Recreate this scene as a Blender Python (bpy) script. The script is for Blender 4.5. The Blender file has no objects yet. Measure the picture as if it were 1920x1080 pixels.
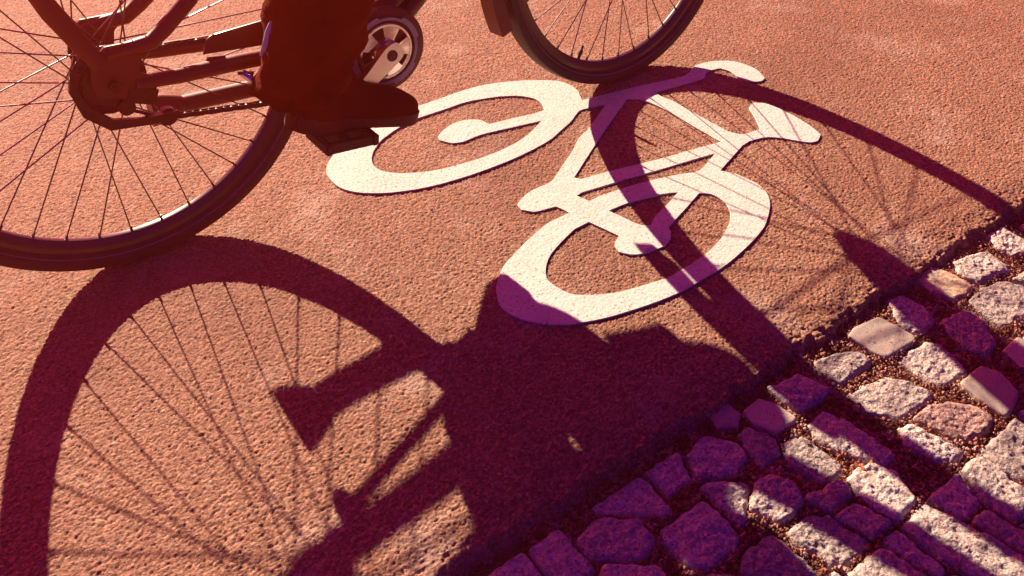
import bpy, bmesh, math, random
import numpy as np
from mathutils import Vector, Matrix
random.seed(7); rng = np.random.default_rng(7)
S = bpy.context.scene; C = S.collection
R = math.radians

# ------------------------------------------------------------------ helpers
def mesh_obj(name, verts, faces, mat=None, parent=None, smooth=True):
    me = bpy.data.meshes.new(name)
    me.from_pydata([tuple(map(float, v)) for v in verts], [], faces); me.update()
    if smooth: me.polygons.foreach_set('use_smooth', [True]*len(me.polygons))
    if mat: me.materials.append(mat)
    o = bpy.data.objects.new(name, me); C.objects.link(o)
    if parent: o.parent = parent
    return o

class MB:
    """collects shapes into one mesh"""
    def __init__(s): s.v = []; s.f = []; s.m = []; s.cur = 0
    def add(s, v, f):
        n = len(s.v); s.v += [tuple(map(float, p)) for p in v]
        s.f += [tuple(i+n for i in q) for q in f]; s.m += [s.cur]*len(f)
    def tube(s, pts, rad, seg=12, cap=True, flat=None):
        pts = [Vector(p) for p in pts]; n = len(pts)
        if not hasattr(rad, '__len__'): rad = [rad]*n
        V = []; F = []; up = None
        for i, p in enumerate(pts):
            t = (pts[min(i+1, n-1)]-pts[max(i-1, 0)]).normalized()
            if up is None:
                a = Vector((0, 1, 0)) if abs(t.y) < .9 else Vector((1, 0, 0))
                up = (a-t*a.dot(t)).normalized()
            else: up = (up-t*up.dot(t)).normalized()
            b = t.cross(up)
            r = rad[i]; ra, rb = (r if hasattr(r, '__len__') else (r, r))
            for k in range(seg):
                a = 2*math.pi*k/seg
                V.append(p+up*math.cos(a)*ra+b*math.sin(a)*rb)
        for i in range(n-1):
            for k in range(seg):
                k2 = (k+1) % seg
                F.append((i*seg+k, i*seg+k2, (i+1)*seg+k2, (i+1)*seg+k))
        if cap:
            F.append(tuple(range(seg))[::-1]); F.append(tuple((n-1)*seg+k for k in range(seg)))
        s.add(V, F)
    def revolve(s, prof, c=(0, 0, 0), seg=48, a0=0, a1=2*math.pi, closed_prof=False, wob=None):
        """profile (radius, y) turned about the wheel axis (Y); angle 0 = down, towards +X"""
        full = abs(a1-a0-2*math.pi) < 1e-6; V = []; F = []; m = len(prof)
        N = seg if full else seg+1
        for i in range(N):
            a = a0+(a1-a0)*i/seg
            k = wob(a) if wob else 1
            for r, y in prof: V.append((c[0]+r*k*math.sin(a), c[1]+y, c[2]-r*k*math.cos(a)))
        for i in range(seg):
            j = (i+1) % N
            for q in range(m if closed_prof else m-1):
                q2 = (q+1) % m
                F.append((i*m+q, i*m+q2, j*m+q2, j*m+q))
        if closed_prof and not full:
            F.append(tuple(range(m))); F.append(tuple((N-1)*m+q for q in range(m))[::-1])
        s.add(V, F)
    def box(s, c, size, rot=None, bev=0):
        bm = bmesh.new(); bmesh.ops.create_cube(bm, size=1)
        for v in bm.verts: v.co = Vector((v.co.x*size[0], v.co.y*size[1], v.co.z*size[2]))
        if bev: bmesh.ops.bevel(bm, geom=list(bm.edges), offset=bev, segments=2, affect='EDGES')
        M = (rot or Matrix.Identity(3))
        s.add([Vector(c)+M @ v.co for v in bm.verts], [[v.index for v in f.verts] for f in bm.faces]); bm.free()
    def prism(s, poly, y0, y1):
        """outline in x,z pushed along y"""
        n = len(poly)
        V = [(x, y0, z) for x, z in poly]+[(x, y1, z) for x, z in poly]
        F = [tuple(range(n))[::-1], tuple(range(n, 2*n))]+[(i, (i+1) % n, n+(i+1) % n, n+i) for i in range(n)]
        s.add(V, F)
    def build(s, name, mats, parent=None, smooth=True, angle=40):
        o = mesh_obj(name, s.v, s.f, None, parent, False)
        if not isinstance(mats, (list, tuple)): mats = [mats]
        for m in mats: o.data.materials.append(m)
        o.data.polygons.foreach_set('material_index', s.m)
        bm = bmesh.new(); bm.from_mesh(o.data); bmesh.ops.recalc_face_normals(bm, faces=bm.faces)
        for f in bm.faces: f.smooth = smooth
        for e in bm.edges:
            if len(e.link_faces) == 2 and e.calc_face_angle(0) > R(angle): e.smooth = False
        bm.to_mesh(o.data); bm.free()
        return o

def tag(o, label=None, cat=None, group=None, kind=None):
    if label: o['label'] = label
    if cat: o['category'] = cat
    if group: o['group'] = group
    if kind: o['kind'] = kind
    return o
def empty(name, loc=(0, 0, 0)):
    o = bpy.data.objects.new(name, None); C.objects.link(o); o.location = loc; o.empty_display_size = .1; return o

# ------------------------------------------------------------------ materials
def mat(name, col, rough=.6, metal=0, bump=0, bscale=200, var=0, vscale=8, coat=0, spec=.5, detail=4):
    m = bpy.data.materials.new(name); m.use_nodes = True; nt = m.node_tree; N = nt.nodes; L = nt.links
    b = N['Principled BSDF']; b.inputs['Base Color'].default_value = (*col, 1)
    b.inputs['Roughness'].default_value = rough; b.inputs['Metallic'].default_value = metal
    b.inputs['Coat Weight'].default_value = coat; b.inputs['Coat Roughness'].default_value = .08
    b.inputs['Specular IOR Level'].default_value = spec
    tc = N.new('ShaderNodeTexCoord')
    if var:
        n = N.new('ShaderNodeTexNoise'); n.inputs['Scale'].default_value = vscale; n.inputs['Detail'].default_value = 6
        r = N.new('ShaderNodeMapRange'); r.inputs[3].default_value = 1-var; r.inputs[4].default_value = 1+var
        r.inputs[1].default_value = .3; r.inputs[2].default_value = .7
        mx = N.new('ShaderNodeVectorMath'); mx.operation = 'SCALE'; mx.inputs[0].default_value = col
        L.new(tc.outputs['Object'], n.inputs['Vector']); L.new(n.outputs['Fac'], r.inputs[0])
        L.new(r.outputs[0], mx.inputs['Scale']); L.new(mx.outputs[0], b.inputs['Base Color'])
    if bump:
        n = N.new('ShaderNodeTexNoise'); n.inputs['Scale'].default_value = bscale; n.inputs['Detail'].default_value = detail
        bp = N.new('ShaderNodeBump'); bp.inputs['Strength'].default_value = 1; bp.inputs['Distance'].default_value = bump
        L.new(tc.outputs['Object'], n.inputs['Vector']); L.new(n.outputs['Fac'], bp.inputs['Height']); L.new(bp.outputs[0], b.inputs['Normal'])
    return m

def ground_mat(name, stops, rough, vor_scale, vor_bump, noise_scale, noise_bump, patch=None, speck=None, attr=False, colscale=1.0):
    """stone-like material: colour ramp over grain noise, larger light patches, grain bump"""
    m = bpy.data.materials.new(name); m.use_nodes = True; nt = m.node_tree; N = nt.nodes; L = nt.links
    b = N['Principled BSDF']; b.inputs['Roughness'].default_value = rough; b.inputs['Specular IOR Level'].default_value = .25
    g = N.new('ShaderNodeNewGeometry')
    v = N.new('ShaderNodeTexVoronoi'); v.inputs['Scale'].default_value = vor_scale; v.feature = 'F1'
    n = N.new('ShaderNodeTexNoise'); n.inputs['Scale'].default_value = noise_scale; n.inputs['Detail'].default_value = 8; n.inputs['Roughness'].default_value = .65
    L.new(g.outputs['Position'], v.inputs['Vector']); L.new(g.outputs['Position'], n.inputs['Vector'])
    sep = N.new('ShaderNodeSeparateColor'); L.new(v.outputs['Color'], sep.inputs[0])
    mixf = N.new('ShaderNodeMix'); mixf.inputs[0].default_value = .45
    L.new(sep.outputs[0], mixf.inputs[2]); L.new(n.outputs['Fac'], mixf.inputs[3])
    cr = N.new('ShaderNodeValToRGB'); L.new(mixf.outputs[0], cr.inputs[0])
    el = cr.color_ramp.elements
    while len(el) < len(stops): el.new(.5)
    for e, (p, c) in zip(el, stops): e.position = p; e.color = (*c, 1)
    out = cr.outputs[0]
    if patch:
        sc, col, lo, hi, amt = patch
        n2 = N.new('ShaderNodeTexNoise'); n2.inputs['Scale'].default_value = sc; n2.inputs['Detail'].default_value = 5; n2.inputs['Roughness'].default_value = .7
        mr = N.new('ShaderNodeMapRange'); mr.inputs[1].default_value = lo; mr.inputs[2].default_value = hi; mr.inputs[4].default_value = amt
        L.new(g.outputs['Position'], n2.inputs['Vector']); L.new(n2.outputs['Fac'], mr.inputs[0])
        mx = N.new('ShaderNodeMix'); mx.data_type = 'RGBA'; mx.inputs[7].default_value = (*col, 1)
        L.new(mr.outputs[0], mx.inputs[0]); L.new(out, mx.inputs[6]); out = mx.outputs[2]
    if speck:
        sc, col, lo, hi, amt = speck
        n3 = N.new('ShaderNodeTexNoise'); n3.inputs['Scale'].default_value = sc; n3.inputs['Detail'].default_value = 3
        mr = N.new('ShaderNodeMapRange'); mr.inputs[1].default_value = lo; mr.inputs[2].default_value = hi; mr.inputs[4].default_value = amt
        L.new(g.outputs['Position'], n3.inputs['Vector']); L.new(n3.outputs['Fac'], mr.inputs[0])
        mx = N.new('ShaderNodeMix'); mx.data_type = 'RGBA'; mx.inputs[7].default_value = (*col, 1)
        L.new(mr.outputs[0], mx.inputs[0]); L.new(out, mx.inputs[6]); out = mx.outputs[2]
    if attr:
        oi = N.new('ShaderNodeObjectInfo')
        mr = N.new('ShaderNodeMapRange'); mr.inputs[3].default_value = .72; mr.inputs[4].default_value = 1.18
        L.new(oi.outputs['Random'], mr.inputs[0])
        sc_ = N.new('ShaderNodeVectorMath'); sc_.operation = 'SCALE'
        L.new(out, sc_.inputs[0]); L.new(mr.outputs[0], sc_.inputs['Scale']); out = sc_.outputs[0]
    L.new(out, b.inputs['Base Color'])
    b1 = N.new('ShaderNodeBump'); b1.inputs['Distance'].default_value = noise_bump; b1.inputs['Strength'].default_value = 1
    L.new(n.outputs['Fac'], b1.inputs['Height']); last = b1
    if vor_bump:
        b2 = N.new('ShaderNodeBump'); b2.inputs['Distance'].default_value = vor_bump; b2.invert = True
        L.new(v.outputs['Distance'], b2.inputs['Height']); L.new(b1.outputs[0], b2.inputs['Normal']); last = b2
    L.new(last.outputs[0], b.inputs['Normal'])
    return m

M = {}
M['asphalt'] = ground_mat('asphalt', [(.12, (.17, .070, .045)), (.42, (.34, .145, .085)), (.72, (.49, .23, .14)), (.93, (.76, .50, .36))], .8, 270, .0007, 520, .0018,
                          patch=(5, (.80, .56, .44), .54, .76, .5), speck=(2.1, (.22, .08, .05), .48, .72, .5))
M['paint'] = ground_mat('road_paint', [(.0, (.70, .61, .52)), (.5, (.82, .74, .64)), (1, (.86, .79, .70))], .65, 150, .0004, 240, .0009, patch=(3.5, (.66, .52, .42), .52, .74, .45), speck=(260, (.26, .14, .10), .625, .66, .85))
M['stone'] = ground_mat('granite', [(.1, (.30, .20, .17)), (.4, (.55, .40, .34)), (.7, (.70, .54, .47)), (.95, (.84, .70, .62))], .75, 260, .0008, 150, .003,
                        speck=(420, (.10, .05, .05), .60, .68, .8), attr=True)
M['stone_flat'] = ground_mat('sawn_granite', [(.1, (.52, .37, .30)), (.5, (.62, .46, .38)), (.95, (.72, .56, .47))], .7, 500, 0, 300, .0006, speck=(380, (.2, .1, .08), .66, .72, .7), attr=True)
M['stone_red'] = ground_mat('red_granite', [(.1, (.24, .09, .07)), (.4, (.48, .24, .20)), (.7, (.66, .42, .36)), (.95, (.74, .56, .50))], .75, 260, .0008, 150, .003,
                            speck=(420, (.12, .04, .03), .60, .68, .8), attr=True)
M['stone_tan'] = ground_mat('tan_sandstone', [(.1, (.42, .26, .16)), (.5, (.62, .44, .30)), (.95, (.72, .60, .46))], .7, 300, 0, 60, .0015, patch=(30, (.55, .20, .06), .5, .62, .7), attr=True)
M['bed'] = ground_mat('joint_sand', [(.1, (.05, .02, .015)), (.5, (.17, .07, .045)), (.95, (.34, .16, .11))], .9, 260, .003, 300, .003)
M['grit'] = ground_mat('grit', [(.1, (.10, .03, .02)), (.4, (.30, .09, .05)), (.7, (.48, .22, .15)), (.95, (.62, .42, .34))], .8, 60, 0, 90, .0003)
M['black'] = mat('frame_paint_veiled', (.12, .007, .005), .5, coat=.1)  # black frame; red light-leak veil mixed into its base colour
M['rubber'] = mat('rubber', (.014, .013, .013), .65, bump=.0004, bscale=400)
M['tyre'] = mat('tyre_rubber', (.016, .014, .014), .6, bump=.0003, bscale=300)
M['wall'] = mat('tyre_line', (.16, .11, .13), .35)
M['rim'] = mat('rim_alloy', (.55, .54, .55), .22, 1)
M['rimdark'] = mat('rim_dark', (.03, .028, .03), .3, .3, coat=.3)
M['spoke'] = mat('steel_spoke', (.16, .13, .13), .3, 1)
M['chrome'] = mat('chrome', (.90, .86, .80), .16, 1, bump=.0008, bscale=30)
M['alloy'] = mat('brushed_alloy', (.86, .80, .72), .26, 1, bump=.0003, bscale=60)
M['greyplastic'] = mat('grey_plastic', (.42, .33, .36), .45, bump=.0001)
M['dark_metal'] = mat('dark_metal', (.04, .037, .037), .35, .8)
M['cloth'] = mat('trouser_cloth_veiled', (.11, .007, .006), .95, bump=.003, bscale=70, spec=.05)  # black cloth, reddened in the colour to imitate the light-leak veil
M['jacket'] = mat('jacket_cloth', (.03, .03, .045), .9, bump=.002, bscale=50, spec=.15)
M['shoe'] = mat('shoe_leather_veiled', (.09, .007, .006), .9, spec=.08, bump=.0006, bscale=120)  # black shoe with the red veil of light put into its colour
M['sole'] = mat('shoe_sole_veiled', (.05, .009, .008), .8, bump=.001, bscale=90)  # black sole, same red veil in the colour
M['skin'] = mat('skin', (.55, .32, .24), .55, var=.06)
M['hair'] = mat('hair', (.05, .03, .02), .6, bump=.003, bscale=90)
M['white'] = mat('pale_lilac', (.70, .68, .78), .4, bump=.001, bscale=50)

# ------------------------------------------------------------------ noise
def _hash(ix, iy, s=0):
    h = (ix.astype(np.int64)*374761393+iy.astype(np.int64)*668265263+s*1442695041) & 0xffffffff
    h = ((h ^ (h >> 13))*1274126177) & 0xffffffff
    return ((h ^ (h >> 16)) & 0xffff)/65535.0
def vnoise(x, y, s=0):
    ix = np.floor(x); iy = np.floor(y); fx = x-ix; fy = y-iy
    fx = fx*fx*(3-2*fx); fy = fy*fy*(3-2*fy)
    a = _hash(ix, iy, s); b = _hash(ix+1, iy, s); c = _hash(ix, iy+1, s); d = _hash(ix+1, iy+1, s)
    return (a*(1-fx)+b*fx)*(1-fy)+(c*(1-fx)+d*fx)*fy
def fbm(x, y, o=4, s=0):
    r = 0; a = .5
    for k in range(o): r = r+a*vnoise(x*2**k+17.3*k, y*2**k-9.1*k, s+k); a *= .5
    return r
def grains(x, y, cell, s=0):
    """rounded pebbles set on a jittered grid: 0..1 height"""
    gx = x/cell; gy = y/cell; ix = np.floor(gx); iy = np.floor(gy); best = np.zeros_like(gx)
    for dx in (-1, 0, 1):
        for dy in (-1, 0, 1):
            jx = ix+dx; jy = iy+dy
            px = jx+.15+.7*_hash(jx, jy, s); py = jy+.15+.7*_hash(jx, jy, s+1)
            rr = .48+.3*_hash(jx, jy, s+2); hh = .45+.55*_hash(jx, jy, s+3)
            d2 = ((gx-px)**2+(gy-py)**2)/rr**2
            best = np.maximum(best, hh*np.sqrt(np.clip(1-d2, 0, 1)))
    return best
def smooth(a, b, x):
    t = np.clip((x-a)/(b-a), 0, 1); return t*t*(3-2*t)

def grid_mesh(name, X, Y, Z, m):
    ny, nx = X.shape
    co = np.stack([X, Y, Z], -1).reshape(-1, 3).astype(np.float32)
    i = np.arange(ny*nx).reshape(ny, nx)
    q = np.stack([i[:-1, :-1], i[:-1, 1:], i[1:, 1:], i[1:, :-1]], -1).reshape(-1, 4)
    me = bpy.data.meshes.new(name); me.vertices.add(len(co)); me.vertices.foreach_set('co', co.ravel())
    me.loops.add(q.size); me.loops.foreach_set('vertex_index', q.ravel().astype(np.int32))
    me.polygons.add(len(q)); me.polygons.foreach_set('loop_start', np.arange(0, q.size, 4, dtype=np.int32))
    me.polygons.foreach_set('use_smooth', np.ones(len(q), bool)); me.update(calc_edges=True); me.validate()
    me.materials.append(m)
    o = bpy.data.objects.new(name, me); C.objects.link(o); return o

# ------------------------------------------------------------------ asphalt path
def axis(core0, core1, step_fn, far0, far1):
    a = [core0]
    while a[-1] < core1: a.append(a[-1]+step_fn(a[-1]))
    hi = []; s = .006; x = a[-1]
    while x < far1: s *= 1.45; x += s; hi.append(min(x, far1))
    lo = []; s = .006; x = core0
    if far0 is not None:
        while x > far0: s *= 1.45; x -= s; lo.append(max(x, far0))
    return np.array(lo[::-1]+a+hi)
xs = axis(-.42, 2.45, lambda x: .0018+.0011*max(0, min(1, (x-.9)/1.4)), -20, 20)
ys = axis(-.875, 1.32, lambda y: .0016+.0020*max(0, min(1, (y+.6)/1.6)), None, 20)
X, Y = np.meshgrid(xs, ys)
core = smooth(-.6, -.4, X)*smooth(2.75, 2.45, X)*smooth(1.6, 1.3, Y)
warp = .004*(fbm(X*40, Y*40, 2, 5)-.5)
H = grains(X+warp, Y, .0052, 11)*.0018+grains(X, Y+warp, .0034, 31)*.0012
H += (fbm(X*320, Y*320, 3, 3)-.5)*.0010
H += (fbm(X*9, Y*9, 3, 77)-.5)*.0016
Z = (H-.0018)*core
edge = -.822+.012*(fbm(X*14, X*0+3, 3, 9)-.5)*2+.014*(fbm(X*60, Y*60, 3, 19)-.5)*2
d = edge-Y
Z -= .004*smooth(-.075, -.02, d)+.040*smooth(-.022, .012, d)
Z += core*(grains(X, Y, .011, 61)-.4)*.004*smooth(-.06, -.01, d)
Z = np.where(Y < -.868, -.06, Z)
tag(grid_mesh('asphalt_path', X, Y, Z, M['asphalt']), kind='structure')

# ------------------------------------------------------------------ painted cycle symbol
PAINT = [[[0.3566,0.0401],[0.375,0.0652],[0.4009,0.0862],[0.4257,0.0997],[0.4564,0.1121],[0.5075,0.1264],[0.5594,0.1394],[0.6108,0.149],[0.6367,0.1475],[0.6844,0.1478],[0.7366,0.1486],[0.7884,0.1449],[0.8334,0.1319],[0.8892,0.1058],[0.9325,0.0765],[0.9497,0.059],[0.9597,0.0288],[0.9547,-0.0022],[0.9386,-0.0333],[0.9567,-0.0373],[1.0193,-0.046],[1.0771,-0.0565],[1.1393,-0.0693],[1.2028,-0.0824],[1.24,-0.0709],[1.2632,-0.0616],[1.2957,-0.0646],[1.3281,-0.0769],[1.3563,-0.1022],[1.3685,-0.142],[1.3648,-0.1705],[1.3549,-0.1942],[1.3412,-0.2],[1.3219,-0.1929],[1.3089,-0.1752],[1.3058,-0.1581],[1.3096,-0.124],[1.3012,-0.1029],[1.2748,-0.0974],[1.2515,-0.1031],[1.2349,-0.1161],[1.1882,-0.1113],[1.0961,-0.0981],[1.0961,-0.1208],[1.1047,-0.1546],[1.1053,-0.196],[1.111,-0.2711],[1.1145,-0.3067],[1.1288,-0.3316],[1.1431,-0.3364],[1.1794,-0.341],[1.2072,-0.2976],[1.226,-0.2647],[1.2467,-0.2567],[1.2646,-0.2689],[1.2753,-0.2982],[1.2789,-0.3332],[1.2799,-0.3578],[1.2766,-0.3972],[1.2691,-0.4277],[1.2488,-0.4387],[1.2266,-0.4358],[1.205,-0.4112],[1.1678,-0.3708],[1.0987,-0.3626],[0.994,-0.3999],[1.011,-0.4228],[1.018,-0.4519],[1.0218,-0.4762],[1.0147,-0.5032],[0.9919,-0.533],[0.9447,-0.5658],[0.911,-0.5805],[0.8602,-0.5949],[0.795,-0.6077],[0.7503,-0.6104],[0.6851,-0.6122],[0.6296,-0.6065],[0.579,-0.5972],[0.5321,-0.5853],[0.4956,-0.5715],[0.4759,-0.5619],[0.4473,-0.5402],[0.4245,-0.5107],[0.4148,-0.4828],[0.4165,-0.461],[0.4276,-0.4374],[0.4443,-0.4152],[0.476,-0.3891],[0.5133,-0.3719],[0.5594,-0.3537],[0.6167,-0.3373],[0.6651,-0.336],[0.6534,-0.3059],[0.6371,-0.3026],[0.6092,-0.2951],[0.5944,-0.2769],[0.5991,-0.2602],[0.6183,-0.2492],[0.6502,-0.2402],[0.6893,-0.2397],[0.7126,-0.2298],[0.7601,-0.2001],[0.7997,-0.1763],[0.8394,-0.1481],[0.8841,-0.1287],[0.9732,-0.0761],[0.9277,-0.0669],[0.9029,-0.0661],[0.8674,-0.0865],[0.8207,-0.1055],[0.7811,-0.1203],[0.719,-0.1302],[0.6636,-0.1336],[0.6003,-0.1325],[0.5419,-0.127],[0.4878,-0.1172],[0.4392,-0.1002],[0.4054,-0.083],[0.3758,-0.0604],[0.3592,-0.0386],[0.3508,-0.016],[0.3503,0.0162]],[[0.4991,0.0756],[0.4805,0.062],[0.4612,0.0448],[0.4457,0.0211],[0.4401,0.0002],[0.444,-0.0202],[0.4575,-0.0383],[0.4778,-0.0545],[0.5147,-0.0734],[0.5531,-0.0845],[0.5961,-0.0916],[0.6513,-0.0953],[0.7101,-0.0909],[0.7568,-0.0791],[0.7935,-0.0617],[0.8147,-0.0505],[0.7345,-0.034],[0.6746,-0.0228],[0.6341,-0.0243],[0.6084,-0.0139],[0.5958,0.0068],[0.5995,0.0189],[0.6186,0.0328],[0.6527,0.0448],[0.684,0.0413],[0.7073,0.0254],[0.7116,0.0096],[0.7136,0.0006],[0.7691,-0.009],[0.8225,-0.0193],[0.8467,-0.0198],[0.8555,0.0013],[0.856,0.0311],[0.8365,0.0583],[0.8121,0.0749],[0.7789,0.0891],[0.7252,0.1036],[0.6843,0.1043],[0.6401,0.1051],[0.5979,0.1053],[0.5465,0.0947]],[[1.0265,-0.0847],[0.9481,-0.1286],[0.8457,-0.1889],[0.7396,-0.2528],[0.7482,-0.2653],[0.8076,-0.2757],[0.8843,-0.2926],[0.9387,-0.3047],[0.9911,-0.3126],[1.0765,-0.3279],[1.069,-0.273],[1.067,-0.194],[1.0609,-0.1413],[1.0486,-0.1025]],[[1.0326,-0.3506],[0.9651,-0.3391],[0.9012,-0.3291],[0.8402,-0.318],[0.7796,-0.3086],[0.7205,-0.2993],[0.7065,-0.3021],[0.7158,-0.3291],[0.7422,-0.3289],[0.7851,-0.3336],[0.8277,-0.3397],[0.8854,-0.3536],[0.9264,-0.3666],[0.9606,-0.3768],[1.0022,-0.3624]],[[0.7263,-0.3726],[0.7632,-0.3741],[0.8064,-0.3817],[0.8488,-0.3925],[0.8753,-0.4046],[0.8372,-0.4195],[0.8213,-0.4247],[0.7825,-0.4373],[0.7606,-0.451],[0.7501,-0.4437],[0.7417,-0.4282],[0.7342,-0.3997]],[[0.6745,-0.3776],[0.6852,-0.4117],[0.6938,-0.4401],[0.6781,-0.4494],[0.6695,-0.4579],[0.6635,-0.4735],[0.6757,-0.4909],[0.697,-0.5022],[0.7194,-0.5055],[0.7432,-0.5077],[0.7657,-0.4977],[0.7795,-0.4831],[0.7847,-0.4735],[0.8079,-0.4647],[0.8594,-0.447],[0.906,-0.43],[0.9209,-0.4424],[0.9266,-0.4651],[0.9219,-0.4905],[0.9078,-0.5107],[0.8817,-0.5315],[0.8389,-0.5526],[0.7874,-0.5673],[0.7724,-0.5691],[0.6966,-0.5743],[0.6536,-0.5673],[0.6133,-0.5585],[0.5786,-0.5469],[0.5499,-0.5299],[0.5318,-0.5171],[0.5228,-0.5028],[0.5177,-0.4847],[0.5158,-0.4622],[0.527,-0.4401],[0.5471,-0.42],[0.5696,-0.406],[0.5984,-0.3937],[0.619,-0.3861],[0.6434,-0.3787]]]
def smooth_loop(pts):
    p = [Vector(q) for q in pts]; n = len(p); out = []
    for i in range(n):
        a, b, c, e = p[i-1], p[i], p[(i+1) % n], p[(i+2) % n]
        out.append(b)
        u = (b-a).normalized(); v = (c-b).normalized(); w = (e-c).normalized()
        if u.dot(v) > .72 and v.dot(w) > .72:
            out.append((b+c)*.5625-(a+e)*.0625)
    return out
loops = [smooth_loop(smooth_loop(l)) for l in PAINT]
cu = bpy.data.curves.new('cycle_symbol', 'CURVE'); cu.dimensions = '2D'; cu.fill_mode = 'BOTH'; cu.extrude = .0013; cu.bevel_depth = .0005; cu.bevel_resolution = 1
for l in loops:
    sp = cu.splines.new('POLY'); sp.points.add(len(l)-1); sp.use_cyclic_u = True
    for q, pt in zip(l, sp.points): pt.co = (q.x, q.y, 0, 1)
tmp = bpy.data.objects.new('tmp_curve', cu); C.objects.link(tmp)
me = bpy.data.meshes.new_from_object(tmp.evaluated_get(bpy.context.evaluated_depsgraph_get()))
bpy.data.objects.remove(tmp)
sym = bpy.data.objects.new('cycle_symbol', me); C.objects.link(sym); me.materials.clear(); me.materials.append(M['paint'])
sym.location = (0, 0, .0007)
tag(sym, 'thick white painted bicycle symbol on the asphalt cycle path', 'road marking')

# ------------------------------------------------------------------ cobbles
def inside(poly, x, y):
    c = False; n = len(poly)
    for i in range(n):
        x1, y1 = poly[i]; x2, y2 = poly[i-1]
        if (y1 > y) != (y2 > y) and x < (x2-x1)*(y-y1)/(y2-y1)+x1: c = not c
    return c
def cobble(poly, top, rough, m, seed, tilt=(0, 0), na=84, nr=26, shrink=1.0, name='cobblestone'):
    P = np.array(poly); c = P.mean(0); P = c+(P-c)*shrink
    Q = np.roll(P, -1, 0); L = np.hypot(*(Q-P).T); cum = np.r_[0, np.cumsum(L)]
    t = np.linspace(0, cum[-1], na, endpoint=False); i = np.searchsorted(cum, t, 'right')-1
    B = P[i]+(Q-P)[i]*((t-cum[i])/L[i])[:, None]
    for _ in range(2): B = .5*B+.25*(np.roll(B, 1, 0)+np.roll(B, -1, 0))
    nrm = np.roll(B, -1, 0)-np.roll(B, 1, 0); 
    wob = (fbm(B[:, 0]*90+seed, B[:, 1]*90, 3, seed)-.5)*.007*(.3+rough)
    dirs = (B-c)/np.hypot(*(B-c).T)[:, None]; B = B+dirs*wob[:, None]
    s = np.linspace(0, 1, nr)**.75
    XY = c[None, None]+(B-c)[None]*s[:, None, None]
    dist = np.hypot(*(B-c).T)[None]*(1-s[:, None])
    x = XY[..., 0]; y = XY[..., 1]
    hs = (fbm(x*40, y*40, 3, seed)-.5)*.008+(fbm(x*150, y*150, 3, seed+5)-.5)*.0050-(grains(x, y, .007, seed)**2)*.0016
    z = top+hs*rough+(x-c[0])*tilt[0]+(y-c[1])*tilt[1]
    e = .006+.004*rough
    z = z-e*(1-np.sqrt(np.clip(1-(1-np.clip(dist/e, 0, 1))**2, 0, 1)))*(.35+.5*rough)
    V = [(c[0], c[1], float(z[0, 0]))]
    for r in range(1, nr):
        for k in range(na): V.append((x[r, k], y[r, k], z[r, k]))
    for dz, ex in ((.012, 1.02), (.055, .99)):
        for k in range(na):
            V.append((c[0]+(B[k, 0]-c[0])*ex, c[1]+(B[k, 1]-c[1])*ex, z[-1, k]-dz))
    F = [(0, 1+k, 1+(k+1) % na) for k in range(na)]
    rows = nr-1+2
    for r in range(rows-1):
        for k in range(na):
            k2 = (k+1) % na; a = 1+r*na
            F.append((a+k, a+na+k, a+na+k2, a+k2))
    o = mesh_obj(name, V, F, m, None, True)
    o.data.transform(Matrix.Translation((-c[0], -c[1], 0))); o.location = (c[0], c[1], 0)
    return o
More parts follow.
